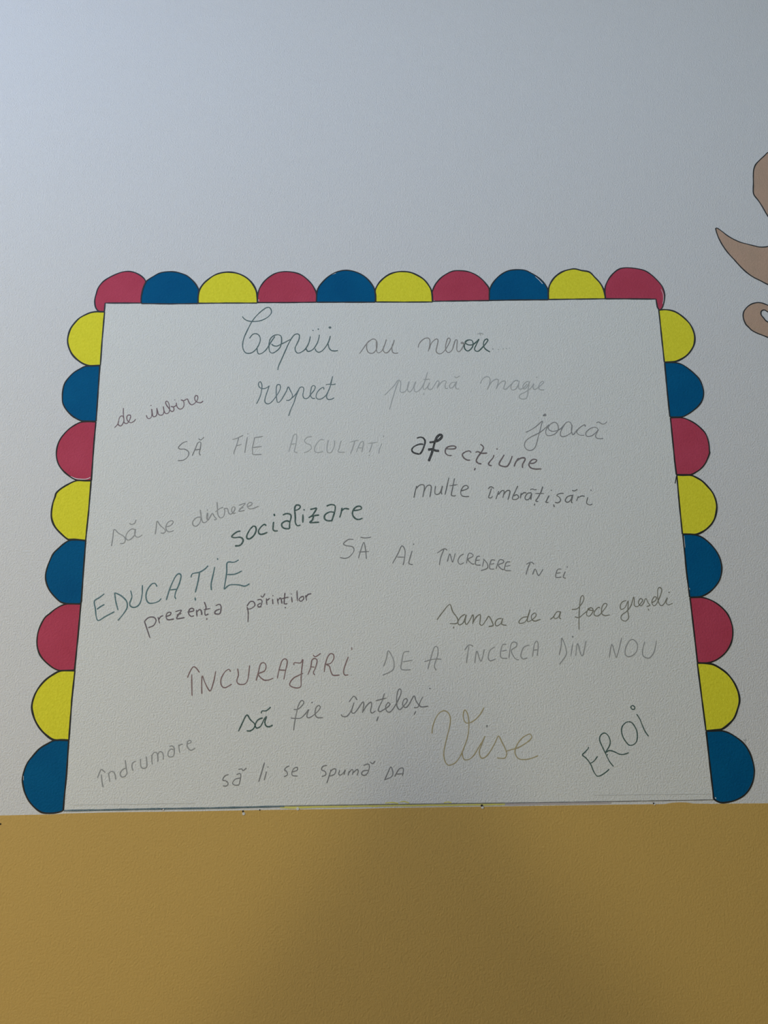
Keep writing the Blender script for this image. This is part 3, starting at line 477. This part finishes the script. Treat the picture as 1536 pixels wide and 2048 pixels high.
for pts, lab in (([(140,1610),(250,1608.4),(390,1606.6)], 'faint pencil guide line at the bottom left of the panel'),
                 ([(1188,1590.5),(1300,1589),(1422,1588)], 'faint pencil guide line at the bottom right of the panel')):
    b = line_px(pts, 0.8)
    tag(b.build('pencil_line', 'faint_pencil'), lab, 'pencil line', 'pencil guide lines')

# ------------------------------------------------------------------ nail holes and small scars along the dado's top edge
def nail_hole(px, py, r, chip, label):
    c = wall_pt(px, py); root = empty('nail_hole', c)
    tag(root, label, 'nail hole', 'nail holes along the dado edge')
    if chip:
        b = Beads(); b.dot(wall_pt(px + chip[0], py + chip[1]), chip[2] * PX, 0.0012, 0.0004); b.build('plaster_crumb', 'filler', root)
    b = Beads(); b.dot(c, r * PX, 0.0009, 0.0006); b.build('hole', 'steel', root)
nail_hole(324.5, 1618.6, 1.3, (2.2, 0.6, 1.8), 'small hole in the blue part of the bottom line')
nail_hole(486, 1622.5, 1.8, (1.5, 5.0, 3.0), 'chipped scar in the ochre dado under the blue line')
nail_hole(519.5, 1620, 1.3, None, 'tiny dark hole under the right end of the blue line')
nail_hole(595.6, 1617.8, 1.5, (0, 0, 3.0), 'pale ringed hole under the left end of the yellow line')
nail_hole(963.5, 1611, 2.2, (1.5, 4.0, 2.6), 'largest hole, under the right end of the yellow line')
nail_hole(1307, 1606.6, 1.5, (2.0, 2.2, 1.6), 'small hole with a white crumb near the bottom right scallop')
nail_hole(1, 1648, 1.6, None, 'dark nick in the ochre dado at the left edge')
b = Beads()
for s in P('1486,1477 1489,1483 | 1492,1476 1490,1486 | 1488,1480 1494,1480'): b.stroke([wall_pt(*p) for p in spline(s)], 1.6 * PX, 0.0002)
tag(b.build('pencil_smudge', 'pale_graphite'), 'grey smudge on the wall beside the bottom right scallop', 'smudge')

# ------------------------------------------------------------------ the photographer behind the camera, whose shadow falls on the dado
MAT['skin'] = mat('skin', (0.55, 0.33, 0.24), 0.5); MAT['hair'] = mat('brown_hair', (0.05, 0.03, 0.02), 0.6)
MAT['shirt'] = mat('navy_shirt', (0.05, 0.06, 0.11), 0.85); MAT['trousers'] = mat('grey_trousers', (0.10, 0.10, 0.11), 0.85)
MAT['shoe'] = mat('black_shoe', (0.03, 0.03, 0.03), 0.5); MAT['phone'] = mat('black_phone', (0.02, 0.02, 0.022), 0.25)
def skin_mesh(name, nodes, edges, material, parent, levels=1, root=0):
    me = bpy.data.meshes.new(name)
    off = parent.location
    me.from_pydata([tuple(Vector(n[:3]) - off) for n in nodes], edges, [])
    o = bpy.data.objects.new(name, me); COL.objects.link(o); o.parent = parent
    m = o.modifiers.new('skin', 'SKIN'); m.use_smooth_shade = True
    for i, n in enumerate(nodes):
        sv = me.skin_vertices[0].data[i]; sv.radius = (n[3], n[4] if len(n) > 4 else n[3]); sv.use_root = (i == root)
    u = o.modifiers.new('smooth', 'SUBSURF'); u.levels = levels; u.render_levels = levels
    me.materials.append(MAT[material])
    return o
px0, py0 = 0.03, -1.88
person = empty('person', (px0, py0, 0))
tag(person, 'person standing behind the camera holding up a phone toward the wall', 'person')
HS = 0.935                                             # a person 1.6 m tall
def at(x, y, z): return (px0 + x, py0 + y, z * HS)
nodes = [(*at(0,0,0.95), .11, .075), (*at(0,0.0,1.15), .11, .08), (*at(0,-.01,1.34), .15, .10), (*at(0,0,1.44), .075, .07), (*at(0,.015,1.50), .05, .05),
         (*at(0,.03,1.58), .074, .088), (*at(0,.035,1.65), .07, .082)]
edges = [(0,1),(1,2),(2,3),(3,4),(4,5),(5,6)]
def chain(start, pts):
    prev = start
    for p in pts:
        nodes.append(p); edges.append((prev, len(nodes) - 1)); prev = len(nodes) - 1
    return prev
arm_nodes = {}
for sx in (-1, 1):
    w = chain(2, [(*at(sx*.17,-.01,1.40), .058), (*at(sx*.27,.08,1.22), .045), (*at(sx*.285,.11,1.17), .043), (*at(sx*.18,.24,1.38), .036), (*at(sx*.095,.325,1.525), .027, .022)])
    p = chain(w, [(*at(sx*.072,.345,1.567), .03, .018)])
    for k, (dz, ln, r) in enumerate(((.045, .070, .0085), (.028, .078, .009), (.010, .074, .0088), (-.008, .060, .0078))):
        b = at(sx*.066, .352, 1.572 + dz)
        chain(p, [(b[0], b[1], b[2], r), (b[0] - sx*ln*.35 + px0*0, b[1] + .006, b[2] + .012, r), (b[0] - sx*ln*.62, b[1] - .004, b[2] + .014, r*.9)])
    b = at(sx*.055, .325, 1.578)
    chain(p, [(*b, .010), (b[0] - sx*.012, b[1] - .004, b[2] + .03, .0095)])
    h = chain(0, [(*at(sx*.085,0,.86), .07), (*at(sx*.10,.01,.50), .058), (*at(sx*.105,-.02,.28), .052), (*at(sx*.11,-.03,.09), .036), (*at(sx*.115,.10,.035), .035, .028)])
body = skin_mesh('body', nodes, edges, 'skin', person, 2)
nodes_s = [(*at(0,0,.76), .15, .115), (*at(0,0,.80), .175, .135), (*at(0,0,.95), .172, .13), (*at(0,0,1.15), .145, .108), (*at(0,-.01,1.34), .17, .118), (*at(0,0,1.43), .085, .08)]
nodes, edges = nodes_s, [(0,1),(1,2),(2,3),(3,4),(4,5)]
for sx in (-1, 1): chain(4, [(*at(sx*.175,-.01,1.395), .072), (*at(sx*.27,.08,1.22), .06), (*at(sx*.288,.11,1.165), .056), (*at(sx*.18,.24,1.38), .047), (*at(sx*.115,.305,1.495), .038)])
skin_mesh('shirt', nodes, edges, 'shirt', person, 2)
nodes, edges = [(*at(0,0,1.02), .10, .07)], []
chain(0, [(*at(0,0,.98), .125, .09), (*at(0,0,.90), .13, .095)])
for sx in (-1, 1): chain(2, [(*at(sx*.095,0,.80), .09), (*at(sx*.10,.01,.50), .075), (*at(sx*.108,-.02,.11), .06)])
skin_mesh('trousers', nodes, edges, 'trousers', person, 2)
nodes, edges = [(*at(0,-.01,1.735), .012, .012)], []
chain(0, [(*at(0,-.01,1.72), .055, .055), (*at(0,-.012,1.68), .088, .088), (*at(0,-.025,1.60), .108, .09), (*at(0,-.05,1.50), .125, .075), (*at(0,-.07,1.38), .14, .06), (*at(0,-.08,1.25), .12, .045), (*at(0,-.08,1.20), .06, .02)])
skin_mesh('hair', nodes, edges, 'hair', person, 2)
for sx in (-1, 1):
    nodes, edges = [(*at(sx*.11,-.05,.05), .045, .045)], []
    chain(0, [(*at(sx*.114,.05,.045), .045, .04), (*at(sx*.118,.15,.035), .042, .03)])
    skin_mesh('shoe', nodes, edges, 'shoe', person, 2)
ph = box('phone', (-0.037, -1.513, 1.425), (0.037, -1.5045, 1.575), 'phone')
tag(ph, 'black phone held up in both hands behind the camera', 'phone')
